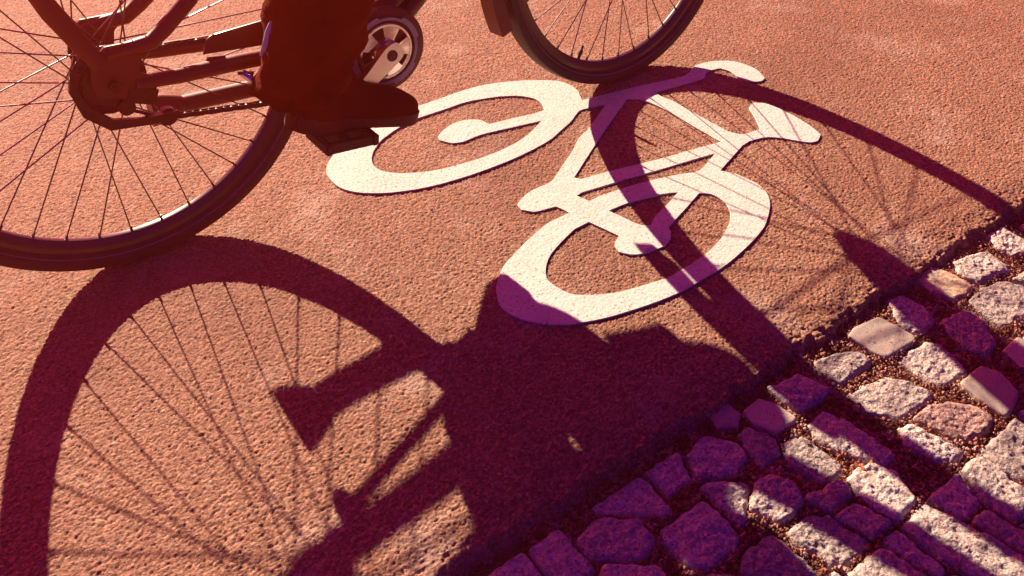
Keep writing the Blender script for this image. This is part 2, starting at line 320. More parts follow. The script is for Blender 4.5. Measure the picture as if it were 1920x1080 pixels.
COB = {"A":[[0.8449,-0.8332],[0.8686,-0.8276],[0.9241,-0.8347],[0.9357,-0.899],[0.929,-0.9046],[0.8541,-0.9017],[0.8478,-0.8831]],"B":[[0.7536,-0.8373],[0.7918,-0.8433],[0.8105,-0.8495],[0.8322,-0.8692],[0.8341,-0.8903],[0.8155,-0.8951],[0.7509,-0.8964],[0.7449,-0.8654]],"C":[[0.8646,-0.9161],[0.9015,-0.9098],[0.9405,-0.9127],[0.9546,-0.9329],[0.9513,-0.9594],[0.9378,-0.9917],[0.9263,-0.9944],[0.874,-0.9866],[0.8666,-0.9681]],"D":[[0.7424,-0.915],[0.7806,-0.9135],[0.8249,-0.925],[0.8448,-0.9593],[0.8497,-0.9889],[0.831,-0.9923],[0.7856,-0.9913],[0.7574,-0.9835],[0.7409,-0.9532]],"E":[[0.7814,-1.0007],[0.8264,-0.9954],[0.8642,-1.0161],[0.8814,-1.041],[0.8838,-1.0677],[0.8621,-1.0766],[0.822,-1.0741],[0.8014,-1.057],[0.7926,-1.0293]],"F":[[0.7493,-0.9959],[0.775,-1.0034],[0.7827,-1.0342],[0.7911,-1.0637],[0.791,-1.0809],[0.7628,-1.0822],[0.7441,-1.062],[0.7359,-1.0218]],"G":[[0.5862,-0.8428],[0.6258,-0.8383],[0.6418,-0.8662],[0.6435,-0.8985],[0.6306,-0.9014],[0.5966,-0.8986],[0.5826,-0.8671]],"H":[[0.6516,-0.8322],[0.7161,-0.8422],[0.7306,-0.8923],[0.7081,-0.8983],[0.661,-0.8937],[0.6537,-0.8847]],"I":[[0.6443,-0.9148],[0.6895,-0.9103],[0.7048,-0.952],[0.7072,-1.0243],[0.6793,-1.0267],[0.6571,-0.9962],[0.639,-0.9466]],"J":[[0.5931,-0.9137],[0.6268,-0.9226],[0.6323,-0.9568],[0.6328,-0.9911],[0.6125,-1.0007],[0.5807,-0.994],[0.5689,-0.9474]],"K":[[0.6162,-1.0087],[0.647,-1.0058],[0.6731,-1.0133],[0.6839,-1.0411],[0.6712,-1.0803],[0.6614,-1.0888],[0.6149,-1.0907],[0.6088,-1.0612],[0.6097,-1.0255]],"L":[[0.6167,-1.1019],[0.6721,-1.0965],[0.6861,-1.1321],[0.699,-1.1827],[0.7079,-1.2297],[0.6778,-1.2397],[0.6332,-1.2119],[0.6164,-1.1543]],"M":[[0.5091,-0.9372],[0.5402,-0.9434],[0.5508,-0.9725],[0.5394,-0.9979],[0.5162,-1.0065],[0.4888,-1.0027],[0.4743,-0.9642]],"N":[[0.4852,-1.0167],[0.526,-1.0136],[0.5506,-1.0293],[0.5562,-1.0582],[0.5658,-1.0865],[0.5522,-1.091],[0.512,-1.0926],[0.4912,-1.0839],[0.4933,-1.0653],[0.479,-1.0381]],"O":[[0.5,-1.102],[0.5704,-1.1023],[0.5759,-1.1268],[0.5847,-1.1679],[0.5705,-1.1926],[0.5035,-1.1859],[0.4841,-1.1385]],"P":[[0.9026,-1.0004],[0.9624,-0.9995],[0.9745,-1.0287],[0.9606,-1.0654],[0.9244,-1.078],[0.8989,-1.0785],[0.8976,-1.0398]],"Q":[[0.8097,-1.092],[0.9101,-1.089],[0.9101,-1.1349],[0.8713,-1.1645],[0.8167,-1.1637],[0.8069,-1.1294]],"R":[[0.7588,-1.0949],[0.7993,-1.0926],[0.8102,-1.1151],[0.8054,-1.1662],[0.7861,-1.1889],[0.7431,-1.1831],[0.7404,-1.1457]],"S":[[1.0599,-0.8148],[1.1084,-0.8142],[1.1246,-0.8465],[1.1227,-0.8843],[1.0901,-0.8896],[1.0652,-0.8851],[1.049,-0.8491]],"T":[[1.1534,-0.8245],[1.2055,-0.832],[1.2302,-0.8456],[1.2262,-0.888],[1.2166,-0.8989],[1.1717,-0.8899],[1.1367,-0.8858],[1.1324,-0.852]],"U":[[1.2713,-0.8181],[1.3233,-0.8193],[1.3263,-0.866],[1.2977,-0.8929],[1.2579,-0.8796],[1.2549,-0.8444]],"V":[[1.0842,-0.8985],[1.1458,-0.8955],[1.1821,-0.9041],[1.2001,-0.9388],[1.154,-0.9798],[1.0734,-0.9694],[1.0746,-0.9395]],"W":[[1.1923,-0.9112],[1.2364,-0.9128],[1.2475,-0.9466],[1.2284,-0.9671],[1.2117,-0.947]],"X":[[0.9686,-0.8203],[1.0012,-0.8237],[1.0083,-0.8611],[0.993,-0.8972],[0.9543,-0.9033],[0.9399,-0.893],[0.9362,-0.8648]],"Y":[[1.0003,-0.9024],[1.0625,-0.9073],[1.0629,-0.9467],[1.0319,-0.9848],[0.9872,-0.9934],[0.9746,-0.9587]],"Z":[[1.0225,-0.9999],[1.0721,-0.9986],[1.0739,-1.0435],[1.0616,-1.0769],[1.0107,-1.0612]],"AB":[[0.4629,-0.8491],[0.5114,-0.8376],[0.5417,-0.8769],[0.5333,-0.9052],[0.4916,-0.9139],[0.4496,-0.8836]],"AC":[[0.2533,-0.8636],[0.2984,-0.8525],[0.3415,-0.8885],[0.3399,-0.9262],[0.3,-0.9346],[0.2531,-0.8961]],"AD":[[0.5425,-0.8177],[0.5803,-0.816],[0.5811,-0.8453],[0.5596,-0.8602],[0.5342,-0.8421]]}
INFO = {
'A': ('flat', 'smooth pale square cobblestone with a chipped rim touching the asphalt edge, well lit'),
'B': ('rough', 'knobbly cobblestone left of the smooth square one, against the asphalt edge'),
'C': ('rough', 'broad rough cobblestone right below the smooth square stone, fully sunlit'),
'D': ('rough', 'large rough sunlit cobblestone in the middle, its lower side in shade'),
'E': ('red', 'reddish rough cobblestone surrounded by rust coloured grit'),
'F': ('rough', 'cobblestone half in the tyre shadow, just below the reddish stone'),
'G': ('flat', 'small smooth beige cobblestone with rounded corners alone in the light beside the rider shadow'),
'H': ('rough', 'dark lumpy cobblestone mostly under the front tyre shadow at the asphalt corner'),
'I': ('rough', 'long rough cobblestone crossed by the tyre shadow, beside orange leaf bits'),
'J': ('rough', 'cobblestone with a narrow sunlit strip below the orange leaf bits'),
'K': ('rough', 'pitted sunlit cobblestone between the two long diagonal shadow bands'),
'L': ('rough', 'grainy cobblestone at the lower edge of the paving between two shadow bands'),
'M': ('rough', 'cobblestone lit only in a pointed wedge at the tip of the big shadow'),
'N': ('rough', 'large craggy cobblestone ringed by reddish grit at the lower edge, left of the shadow band'),
'O': ('rough', 'grey evenly pitted cobblestone lowest of the sunlit ones'),
'P': ('flat', 'smooth pinkish wedge shaped cobblestone cut by the fork shadow'),
'Q': ('rough', 'large pitted grey cobblestone with a straight lit edge at the right side'),
'R': ('rough', 'long pitted cobblestone below the large pitted grey one at the right side'),
'S': ('tan', 'narrow tan and orange cobblestone near the asphalt edge beside the fork shadow'),
'T': ('rough', 'craggy white cobblestone right above the narrow tan stone'),
'U': ('rough', 'uppermost craggy cobblestone in the far right corner of the paving'),
'V': ('rough', 'widest craggy cobblestone beyond the tan stone, deeply pitted'),
'W': ('rough', 'small cobblestone wedged at the right side behind the widest craggy one'),
'X': ('rough', 'layered cobblestone at the asphalt edge just above the smooth square stone'),
'Y': ('rough', 'cobblestone with one thin bright sliver between two fork shadows'),
'Z': ('flat', 'smooth reddish cobblestone at the right side between two shadow stripes'),
'AB': ('rough', 'dull cobblestone fully in the rider shadow next to the asphalt corner'),
'AC': ('rough', 'broad dark cobblestone deep in the rider shadow at the lower edge'),
'AD': ('flat', 'small shaded stone squeezed between asphalt and the small beige stone')}
GRP = 'cobblestones beside the asphalt path'
MM = {'rough': 'stone', 'flat': 'stone_flat', 'red': 'stone_red', 'tan': 'stone_tan'}
polys = []
for i, (k, poly) in enumerate(COB.items()):
    kind, lab = INFO[k]
    rg = .12 if kind == 'flat' else (.35 if kind == 'tan' else .8+.3*random.random())
    o = cobble(poly, -.012+random.uniform(-.002, .002), rg, M[MM[kind]], 40+i*7, (random.uniform(-.02, .02), random.uniform(-.03, .02)), shrink=1.05 if kind != 'flat' else 1.02)
    tag(o, lab, 'cobblestone', GRP); polys.append(poly)
# the other stones of the rows: each fills the room its neighbours leave
def nearest(poly, c):
    best = None
    for i in range(len(poly)):
        a = Vector(poly[i-1]); b = Vector(poly[i]); t = max(0, min(1, (c-a).dot(b-a)/max((b-a).length_squared, 1e-9))); q = a+(b-a)*t
        if best is None or (q-c).length < (best-c).length: best = q
    return best
def clip(poly, n, dmax):
    out = []
    for i in range(len(poly)):
        a = poly[i-1]; b = poly[i]; da = a.dot(n)-dmax; db = b.dot(n)-dmax
        if da <= 0: out.append(a)
        if (da < 0) != (db < 0) and abs(da-db) > 1e-12: out.append(a+(b-a)*(da/(da-db)))
    return out
traced = list(polys); k = 0
def grow(c, others, seeds, hw, hh):
    pl = [c+Vector(v) for v in ((-hw, -hh), (hw, -hh), (hw, hh), (-hw, hh))]
    for q in others:
        p = nearest(q, c); n = p-c; d_ = n.length
        if d_ < .12 and pl and d_ > 1e-6: n.normalize(); pl = clip(pl, n, c.dot(n)+d_-.004)
    for o_ in seeds:
        n = o_-c; d_ = n.length
        if 0 < d_ < .2 and pl: n.normalize(); pl = clip(pl, n, c.dot(n)+d_/2-.0028)
    return clip(pl, Vector((0, 1)), -.834) if pl else pl
def area(pl): return abs(sum(pl[i-1].x*pl[i].y-pl[i].x*pl[i-1].y for i in range(len(pl))))/2
def place(pl):
    global k
    pl = [(p.x, p.y) for p in pl]; c = Vector((sum(p[0] for p in pl)/len(pl), sum(p[1] for p in pl)/len(pl)))
    o = cobble(pl, -.013+random.uniform(-.003, .003), .75+.3*random.random(), M['stone'], 900+k*5, (0, 0), 60, 18); k += 1
    vis = c.x > .28 and c.y > -1.2
    tag(o, ('plain cobblestone among the shadow stripes of the right half' if c.x > .62 else 'plain dark cobblestone in the big shadow of the rider') if vis else 'plain cobblestone of the paving rows outside the big rider shadow', 'cobblestone', GRP)
    polys.append(pl)
seeds = []
for row in range(6):
    x = -.34+.05*(row % 2)
    while x < 1.66:
        c = Vector((x+random.uniform(-.006, .006), -.872-.084*row+random.uniform(-.003, .003))); x += .097
        if any(inside(q, c.x, c.y) for q in polys): continue
        if min([(nearest(q, c)-c).length for q in polys]) < .026: continue
        seeds.append(c)
for c in seeds:
    pl = grow(c, traced, seeds, .0475, .041)
    if len(pl) > 2 and area(pl) > .0016: place(pl)
r2 = random.Random(5)
for t in range(5000):     # small stones in what is still open
    c = Vector((r2.uniform(-.3, 1.6), r2.uniform(-1.22, -.842)))
    if any(inside(q, c.x, c.y) for q in polys) or (c.x > .60 and c.y > -1.13 and c.x < 1.45): continue
    if min([(nearest(q, c)-c).length for q in polys]) < .0155: continue
    pl = grow(c, polys, [], .046, .040)
    if len(pl) > 2 and area(pl) > .0007: place(pl)

# bed under and beyond the stones
xb = axis(-.42, 1.7, lambda x: .008, -20, 20); yb = -axis(.79, 1.42, lambda y: .008, None, 20)[::-1]
X, Y = np.meshgrid(xb, yb)
Z = -.024+(fbm(X*30, Y*30, 4, 2)-.5)*.014
far = smooth(-1.34, -1.5, Y)
Z = Z+.016*far+.010*far*(grains(X, Y, .10, 8)-.3)
tag(grid_mesh('paving_bed', X, Y, Z, M['bed']), kind='structure')

# grit, crumbs and leaf bits in the joints: nobody could count them
V = []; F = []
def pebble(x, y, z, r, fl):
    n = len(V); a = random.random()*6.28
    pts = [(math.cos(a+q*1.2566)*r*random.uniform(.7, 1.2), math.sin(a+q*1.2566)*r*random.uniform(.7, 1.2), 0) for q in range(5)]
    V.extend([(x+u, y+v, z+random.uniform(-.2, .2)*r) for u, v, w in pts]); V.append((x, y, z+r*fl)); V.append((x, y, z-r*fl))
    for q in range(5): F.append((n+q, n+(q+1) % 5, n+5)); F.append((n+(q+1) % 5, n+q, n+6))
cnt = 0
while cnt < 24000:
    x = random.uniform(.2, 1.55); y = random.uniform(-1.25, -.80)
    if x > 1.45 and y < -1.0: continue
    ins = any(inside(q, x, y) for q in polys if abs(q[0][0]-x) < .16 and abs(q[0][1]-y) < .16)
    if ins:
        if random.random() > .03: continue
        z = -.009; r = random.uniform(.0007, .0015)
    else:
        z = -.019+random.uniform(-.004, .005); r = random.choice((.0008, .0012, .0016, .0022, .0032))*random.uniform(.8, 1.25)
    pebble(x, y, z, r, random.uniform(.3, .9)); cnt += 1
o = mesh_obj('grit', V, F, M['grit'], None, False); tag(o, kind='stuff')
M['leaf'] = mat('dry_leaf', (.62, .16, .03), .7, bump=.001, bscale=90, var=.3, vscale=60)
LEAVES = [(.668,-1.012,.006,'orange leaf scrap in the joint beside the long rough stone'),(.648,-1.006,.007,'second orange leaf scrap, nearer the pitted stone'),(.700,-.985,.005,'small orange leaf scrap higher up in the joint')]
for i, (x, y, r, lab) in enumerate(LEAVES):
    mb = MB(); n = 9; ring = []
    for q in range(n):
        a = 2*math.pi*q/n; rr = r*random.uniform(.7, 1.15); ring.append((math.cos(a)*rr*1.4, math.sin(a)*rr*.8, .004*math.sin(a*2)+.002))
    top = ring+[(0, 0, .005)]; bot = [(a, b, c-.001) for a, b, c in ring]+[(0, 0, .004)]
    mb.add(top+bot, [(q, (q+1) % n, n) for q in range(n)]+[(n+1+(q+1) % n, n+1+q, 2*n+1) for q in range(n)]+[((q+1) % n, q, n+1+q, n+1+(q+1) % n) for q in range(n)])
    o = mb.build('leaf_scrap', M['leaf']); o.location = (x, y, -.018); o.rotation_euler = (.1, .2, i*1.3)
    tag(o, lab, 'leaf', 'orange leaf scraps in the joints')
# ------------------------------------------------------------------ bicycle
LEAN = -.0633
bike = empty('bicycle'); bike.rotation_euler = (LEAN, 0, 0)
tag(bike, 'black city bicycle being ridden along the path with its long shadow beside it', 'bicycle')
RW = .345
def wheel(a_off, signs0, mtx, hub_r, valve_a):
    mb = MB()   # rim
    mb.cur = 0
    mb.revolve([(.3085, -.0105), (.3150, -.0115), (.3165, -.010)], seg=144)
    mb.revolve([(.3165, .010), (.3150, .0115), (.3085, .0105), (.2990, .0080), (.2945, .0050), (.2935, 0), (.2945, -.0050), (.2990, -.0080), (.3085, -.0105)], seg=144)
    for k in range(36):     # nipples
        a = R(a_off+10*k); d = Vector((math.sin(a), 0, -math.cos(a)))
        mb.tube([d*.2945, d*.286], [.0026, .0020], 6)
    w = mb.build('wheel', M['rimdark'], bike)
    w.matrix_parent_inverse = Matrix.Identity(4); w.matrix_local = mtx
    # tyre: flattened tread, side walls down to the rim
    prof = []
    for i in range(13):
        t = -math.pi/2+math.pi*i/12; prof.append((.3400+.0050*math.cos(t)**.8, .0225*math.sin(t)))
    tb = MB(); tb.cur = 0
    full = [(.3145, -.0105), (.322, -.0185), (.331, -.0222)]+prof[1:-1]+[(.331, .0222), (.322, .0185), (.3145, .0105)]
    tb.revolve(full, seg=180, closed_prof=True)
    tb.cur = 1
    for s in (-1, 1): tb.revolve([(.3215, s*.0176), (.3215, s*.0188), (.3232, s*.0198), (.3232, s*.0186)], seg=144, closed_prof=True)
    # tread blocks
    tb.cur = 0
    for k in range(150):
        a = 2*math.pi*k/150; d = Vector((math.sin(a), 0, -math.cos(a))); t = Vector((math.cos(a), 0, math.sin(a)))
        Rm = Matrix((t, Vector((0, 1, 0)), d)).transposed()
        for yy in (-.0145, .0145):
            tb.box(d*.3408+Vector((0, yy, 0)), (.008, .007, .0035), Rm)
    tb.build('tyre', [M['tyre'], M['wall']], w)
    hb = MB()
    hb.tube([(0, -.036, 0), (0, -.034, 0), (0, -.026, 0), (0, -.022, 0), (0, .022, 0), (0, .026, 0), (0, .034, 0), (0, .036, 0)],
            [hub_r*.5, hub_r+.006, hub_r+.006, hub_r*.75, hub_r*.75, hub_r+.006, hub_r+.006, hub_r*.5], 28)
    hb.tube([(0, -.078, 0), (0, .078, 0)], .0045, 10)
    for s in (-1, 1): hb.tube([(0, s*.066, 0), (0, s*.075, 0)], .0095, 6)
    hb.build('hub', M['dark_metal'] if hub_r > .025 else M['alloy'], w)
    for k in range(36):
        a = R(a_off+10*k); side = -1 if k % 2 == 0 else 1
        sg = signs0[k % 4]
        b = a+sg*R(72)
        rf = hub_r+.003
        p0 = Vector((rf*math.sin(b), side*.030, -rf*math.cos(b))); p1 = Vector((.294*math.sin(a), side*.001, -.294*math.cos(a)))
        sb = MB(); sb.tube([p0, p1], .00125, 6); sb.build('spoke', M['spoke'], w)
    vb = MB(); a = R(valve_a); d = Vector((math.sin(a), 0, -math.cos(a)))
    vb.tube([d*.298, d*.285, d*.284, d*.2745, d*.273, d*.264], [.0036, .0036, .0042, .0042, .003, .0028], 10)
    vb.build('valve', M['rubber'], w)
    return w
# rear: spokes land every 10 degrees
wheel(6.2, (-1, 1, 1, -1), Matrix.Translation((0, 0, RW)), .030, 151)
Mroot = Matrix.Rotation(LEAN, 4, 'X')
fc = Vector((1.08908, .03821, .34351)); ft = Vector((.99734, .07254, -.00676)); fu = Vector((0, .09277, .99569)); fn = Vector((-.07285, .99304, -.09252))
Mf = Matrix.Identity(4)
for i in range(3): Mf[i][0] = ft[i]; Mf[i][1] = fn[i]; Mf[i][2] = fu[i]; Mf[i][3] = fc[i]
Mf = Mroot.inverted() @ Mf
wheel(-2.3, (-1, -1, 1, 1), Mf, .018, -27.5)
fs = bike
def P(mb, name, m, **k): return mb.build(name, m, bike, **k)
BB = Vector((.46, 0, .266)); HB = Vector((0, 0, RW))
ST = Vector((.295, 0, .80)); HT = Vector((.835, 0, .815)); HD = Vector((.895, 0, .665))
mb = MB()
mb.tube([BB, ST], .016, 16); mb.tube([(.46, 0, .262), (.52, 0, .290), (.562, 0, .325), (.604, 0, .375), (.661, 0, .441), (.703, 0, .504), (.75, 0, .585), (.81, 0, .70), (.860, 0, .765)], .0195, 16)
mb.tube([(.447, 0, .305), (.50, 0, .325), (.54, 0, .357), (.576, 0, .397), (.633, 0, .463), (.675, 0, .525), (.72, 0, .60), (.78, 0, .715), (.838, 0, .80)], .0185, 16)
mb.tube([HD, HT], .020, 16)
mb.tube([BB+Vector((0, -.036, 0)), BB+Vector((0, .036, 0))], .021, 20)
P(mb, 'frame', M['black'])
for s in (-1, 1):
    mb = MB()
    mb.tube([(.03, s*.062, .338), (.10, s*.058, .329), (.20, s*.05, .320), (.32, s*.038, .303), (.44, s*.022, .272)], [.010, .0125, .0135, .0135, .0135], 12)
    P(mb, 'chain_stay', M['black'])
    mb = MB()
    mb.tube([(.000, s*.062, .395), (.030, s*.062, .396), (.066, s*.062, .397), (.090, s*.061, .412), (.137, s*.058, .447), (.22, s*.035, .60), (.305, s*.016, .755)],
            [.009, .011, .0125, .013, .013, .011, .010], 12)
    P(mb, 'seat_stay', M['black'])
    mb = MB()    # dropout plate
    mb.prism([(-.026, .330), (-.030, .360), (-.022, .392), (.0, .409), (.060, .406), (.066, .395), (.045, .378), (.040, .356), (.060, .343), (.058, .325), (.01, .322)], s*.0625, s*.0665)
    P(mb, 'dropout', M['black'])
    mb = MB()    # rack strut
    mb.tube([(-.012, s*.070, .385), (-.034, s*.070, .430), (-.056, s*.070, .478), (-.10, s*.070, .60), (-.12, s*.066, .76)], [(.008, .013), (.008, .014), (.008, .015), (.007, .011), (.006, .007)], 12)
    P(mb, 'rack_strut', M['black'])
mb = MB()    # luggage rack
for y in (-.06, -.02, .02, .06): mb.tube([(-.30, y, .768), (.24, y, .772)], .005, 8)
for x in (-.30, -.12, .06, .24): mb.tube([(x, -.066, .768), (x, .066, .768)], .005, 8)
P(mb, 'luggage_rack', M['black'])
mb = MB()    # rear mudguard over the top only
prof = [(.372, -.026), (.378, -.018), (.381, 0), (.378, .018), (.372, .026), (.3705, .025), (.3765, .017), (.3795, 0), (.3765, -.017), (.3705, -.025)]
mb.revolve(prof, c=(0, 0, RW), seg=90, a0=R(76), a1=R(236), closed_prof=True)
P(mb, 'mudguard', M['black'])
# drivetrain
mb = MB()
def cog(mb, c, r, n, y0, y1, hole=.012):
    pr = []
    for i in range(n*4):
        a = 2*math.pi*i/(n*4); pr.append((r+(.003 if i % 4 in (0, 1) else -.003), a))
    m = len(pr); V = []
    for y in (y0, y1):
        for rr, a in pr: V.append((c[0]+rr*math.sin(a), y, c[2]-rr*math.cos(a)))
        for rr, a in pr: V.append((c[0]+hole*math.sin(a), y, c[2]-hole*math.cos(a)))
    F = []
    for i in range(m):
        j = (i+1) % m
        F += [(i, j, m+j, m+i), (2*m+i, 3*m+i, 3*m+j, 2*m+j), (i, 2*m+i, 2*m+j, j), (m+i, m+j, 3*m+j, 3*m+i)]
    mb.add(V, F)
cog(mb, HB, .043, 20, -.049, -.046); cog(mb, HB, .036, 17, -.045, -.042)
P(mb, 'sprocket', M['dark_metal'], smooth=False)
mb = MB()    # spoke protector disc behind the sprocket, with slots
mb.revolve([(.022, -.040), (.052, -.041), (.056, -.040), (.056, -.038), (.022, -.038)], c=HB, seg=40, closed_prof=True)
P(mb, 'spoke_guard', M['rimdark'])
mb = MB()    # derailleur body and cage under the hub
mb.prism([(-.040, .375), (-.050, .350), (-.040, .318), (-.012, .288), (.030, .276), (.085, .272), (.088, .262), (.04, .262), (-.02, .272), (-.052, .305), (-.062, .350), (-.052, .385)], -.060, -.052)
mb.tube([(.07, -.052, .262), (.07, -.040, .262)], .015, 16)
mb.tube([(.012, -.058, .300), (.012, -.040, .300)], .013, 16)
mb.box((.035, -.062, .318), (.05, .012, .030), Matrix.Rotation(.4, 3, 'Y'), .004)
P(mb, 'derailleur', M['dark_metal'])
# chain: pairs of plates along upper and lower runs
def run(a, b, mb):
    a = Vector(a); b = Vector(b); n = int((b-a).length/.0127); t = (b-a).normalized(); u = Vector((-t.z, 0, t.x))
    for i in range(n):
        p = a+t*(.0127*(i+.5)); w = .0030 if i % 2 else .0042
        Rm = Matrix((t, Vector((0, 1, 0)), u)).transposed()
        for s in (-1, 1): mb.box(p+Vector((0, s*w, 0)), (.0145, .0011, .0085), Rm, .0003)
        mb.tube([p-t*.0063+Vector((0, -.0045, 0)), p-t*.0063+Vector((0, .0045, 0))], .0040, 8)
mb = MB(); mb.tube([(.455+.062*math.sin(a), -.0475, .266-.062*math.cos(a)) for a in [R(t) for t in range(0, 190, 12)]], [(.003, .003)]*16, 6); mb.tube([(-.044*math.sin(a), -.0475, .345+.044*math.cos(a)) for a in [R(t) for t in range(0, 140, 12)]]+[(.02, -.0475, .289), (.07, -.0475, .259)], .003, 6); run((.0, -.0475, .389), (.455, -.0475, .337), mb); run((.085, -.0475, .258), (.455, -.0475, .192), mb)
P(mb, 'chain', M['dark_metal'], smooth=False)
mb = MB()    # chain guard: long plate above the chain, nose disc around the chainring
mb.prism([(.142, .352), (.150, .374), (.16, .380), (.30, .384), (.38, .378), (.44, .356), (.455, .3475), (.43, .339), (.402, .318), (.388, .298), (.352, .292), (.332, .310), (.28, .336), (.20, .345)], -.056, -.053)
mb.revolve([(.026, -.0530), (.078, -.0545), (.0815, -.053), (.0815, -.044), (.0795, -.044), (.0795, -.0515), (.026, -.0515)], c=BB, seg=64, closed_prof=True)
P(mb, 'chain_guard', M['black'])
# crankset: scalloped grey ring, chrome disc, wide alloy arm
mb = MB()
def scal(a):
    q = (a/(math.pi/2)+.18) % 1
    return 1.0+(.075 if .28 < q < .80 else 0)
V = []; F = []; seg = 160
for i in range(seg):
    a = 2*math.pi*i/seg; k = scal(a)
    for r, y in ((.0590, -.0570), (.0590, -.0605), (.0640*k, -.0605), (.0640*k, -.0570)):
        V.append((BB.x+r*math.sin(a), y, BB.z-r*math.cos(a)))
for i in range(seg):
    j = (i+1) % seg
    for q in range(4): F.append((i*4+q, i*4+(q+1) % 4, j*4+(q+1) % 4, j*4+q))
mb.add(V, F); P(mb, 'chainring', M['greyplastic'])
mb = MB()
mb.revolve([(.008, -.0575), (.008, -.0650), (.019, -.0650), (.022, -.0620), (.022, -.0575)], c=BB, seg=48, closed_prof=True)
mb.revolve([(.0465, -.0585), (.0480, -.0612), (.0520, -.0612), (.0535, -.0585)], c=BB, seg=72, closed_prof=True)
for k in range(5):  # chrome wedges over dark gaps, shaped to imitate reflections on a plain disc
    a0_ = R(18+72*k); V = []; F = []; n = 7
    for i in range(n+1):
        a = a0_+R(-21+42*i/n)
        for r, y in ((.0205, -.0632-.0010*(i % 2)), (.034, -.0618), (.0475, -.0606), (.0475, -.0590), (.0205, -.0600)):
            V.append((BB.x+r*math.sin(a), y, BB.z-r*math.cos(a)))
    for i in range(n):
        for q in range(5): F.append((i*5+q, i*5+(q+1) % 5, (i+1)*5+(q+1) % 5, (i+1)*5+q))
    F += [tuple(range(5))[::-1], tuple(n*5+q for q in range(5))]
    mb.add(V, F)
P(mb, 'crank_disc_wedges', M['chrome'])
def crank(sy, ang, y0):
    d = Vector((math.cos(ang), 0, math.sin(ang))); n = Vector((-d.z, 0, d.x)); mb = MB()
    L_ = .170; prof = [(-.024, .008), (-.021, .017), (-.012, .0225), (.0, .024), (.015, .023), (.05, .0185), (.10, .0150), (.15, .0140), (.165, .014), (.178, .010), (.182, .003)]
    V = []; F = []; m = len(prof)
    for (t, w) in prof:
        yy = y0+sy*.018*max(0, t)/L_
        for (a, b) in ((-w, 0), (-w*.82, 1), (w*.82, 1), (w, 0), (w*.8, -1), (-w*.8, -1)):
            q = BB+d*t+n*a; V.append((q.x, yy+sy*(.006*b+.002*(1 if b == 1 else 0)), q.z))
    for i in range(m-1):
        for k in range(6): F.append((i*6+k, i*6+(k+1) % 6, (i+1)*6+(k+1) % 6, (i+1)*6+k))
    F += [tuple(range(6))[::-1], tuple((m-1)*6+k for k in range(6))]
    mb.add(V, F); mb.cur = 1
    mb.tube([BB+Vector((0, y0+sy*.006, 0)), BB+Vector((0, y0+sy*.0095, 0))], [.0115, .0105], 20)
    o = P(mb, 'crank_arm', [M['alloy'], M['dark_metal']])
    e = BB+d*L_; return e
CA = math.atan2(-.54, -.84)
eR = crank(-1, CA, -.073); eL = crank(1, CA+math.pi, .062)
def pedal(e, s, pitch, parent):
    mb = MB(); Rm = Matrix.Rotation(-pitch, 3, 'Y')
    yc = s*.132
    for x_ in (-.043, .043): mb.box(Vector((e.x, yc, e.z))+Rm @ Vector((x_, 0, 0)), (.013, .084, .021), Rm, .003)
    for y_ in (-.034, 0, .034): mb.box(Vector((e.x, yc+y_, e.z)), (.084, .010, .020), Rm, .002)
    mb.tube([(e.x, s*.080, e.z), (e.x, s*.168, e.z)], .008, 12)
    P(mb, 'pedal', M['rubber'])
pedal(eR+Vector((.007, 0, -.001)), -1, -.12, bike); pedal(eL+Vector((0, 0, .004)), 1, .16, bike)
mb = MB(); mb.prism([(.150, .343), (.178, .338), (.176, .320), (.140, .322)], -.050, -.046); P(mb, 'stay_bridge', M['black'])
mb = MB(); mb.tube([(.196, -.062, .306), (.203, -.070, .300), (.206, -.076, .291)], [.006, .008, .005], 10); mb.tube([(.186, -.066, .309), (.212, -.068, .303)], .0032, 8); P(mb, 'cable_clamp', M['chrome'])
mb = MB()    # kickstand folded back on the far side
mb.tube([(.315, .030, .235), (.290, .035, .222), (.26, .040, .220), (.18, .044, .224), (.120, .046, .228)], [.016, .018, .0155, .015, .0145], 12)
mb.tube([(.120, .046, .228), (.110, .046, .229), (.088, .047, .230), (.066, .047, .231)], [(.0145, .015), (.016, .019), (.018, .026), (.019, .029)], 14)
P(mb, 'kickstand', M['black'])
# front end
def fl(p): return Mf @ Vector(p)
for s in (-1, 1):
    mb = MB(); mb.tube([fl((-.004, s*.054, -.026)), fl((-.006, s*.054, -.018)), fl((-.012, s*.054, .002)), fl((-.024, s*.054, .032)), fl((-.042, s*.054, .07)), fl((-.066, s*.054, .12)), fl((-.100, s*.054, .21)), fl((-.146, s*.05, .33)), fl((-.162, s*.035, .392))],
                       [(.006, .010), (.008, .022), (.010, .034), (.011, .041), (.012, .040), (.012, .034), (.013, .027), (.014, .019), (.013, .015)], 16)
    P(mb, 'fork_leg', M['black'])
mb = MB(); mb.box(fl((-.164, 0, .392)), (.035, .10, .03), None, .008)
mb.tube([HD+Vector((.012, 0, -.028)), HD, HT, HT+Vector((-.012, 0, .03))], .0145, 14)
mb.tube([HT+Vector((-.012, 0, .02)), HT+Vector((-.035, 0, .09)), HT+Vector((-.02, 0, .16)), HT+Vector((.02, 0, .20))], .0125, 12)
P(mb, 'fork_crown', M['black'])
mb = MB(); prof = [(.3385, -.0262), (.358, -.0262), (.366, -.018), (.369, 0), (.366, .018), (.358, .0262), (.3385, .0262), (.3385, .0246), (.357, .0246), (.3645, .017), (.3672, 0), (.3645, -.017), (.357, -.0246), (.3385, -.0246)]
mb.revolve(prof, seg=90, a0=R(-205), a1=R(-80), closed_prof=True)
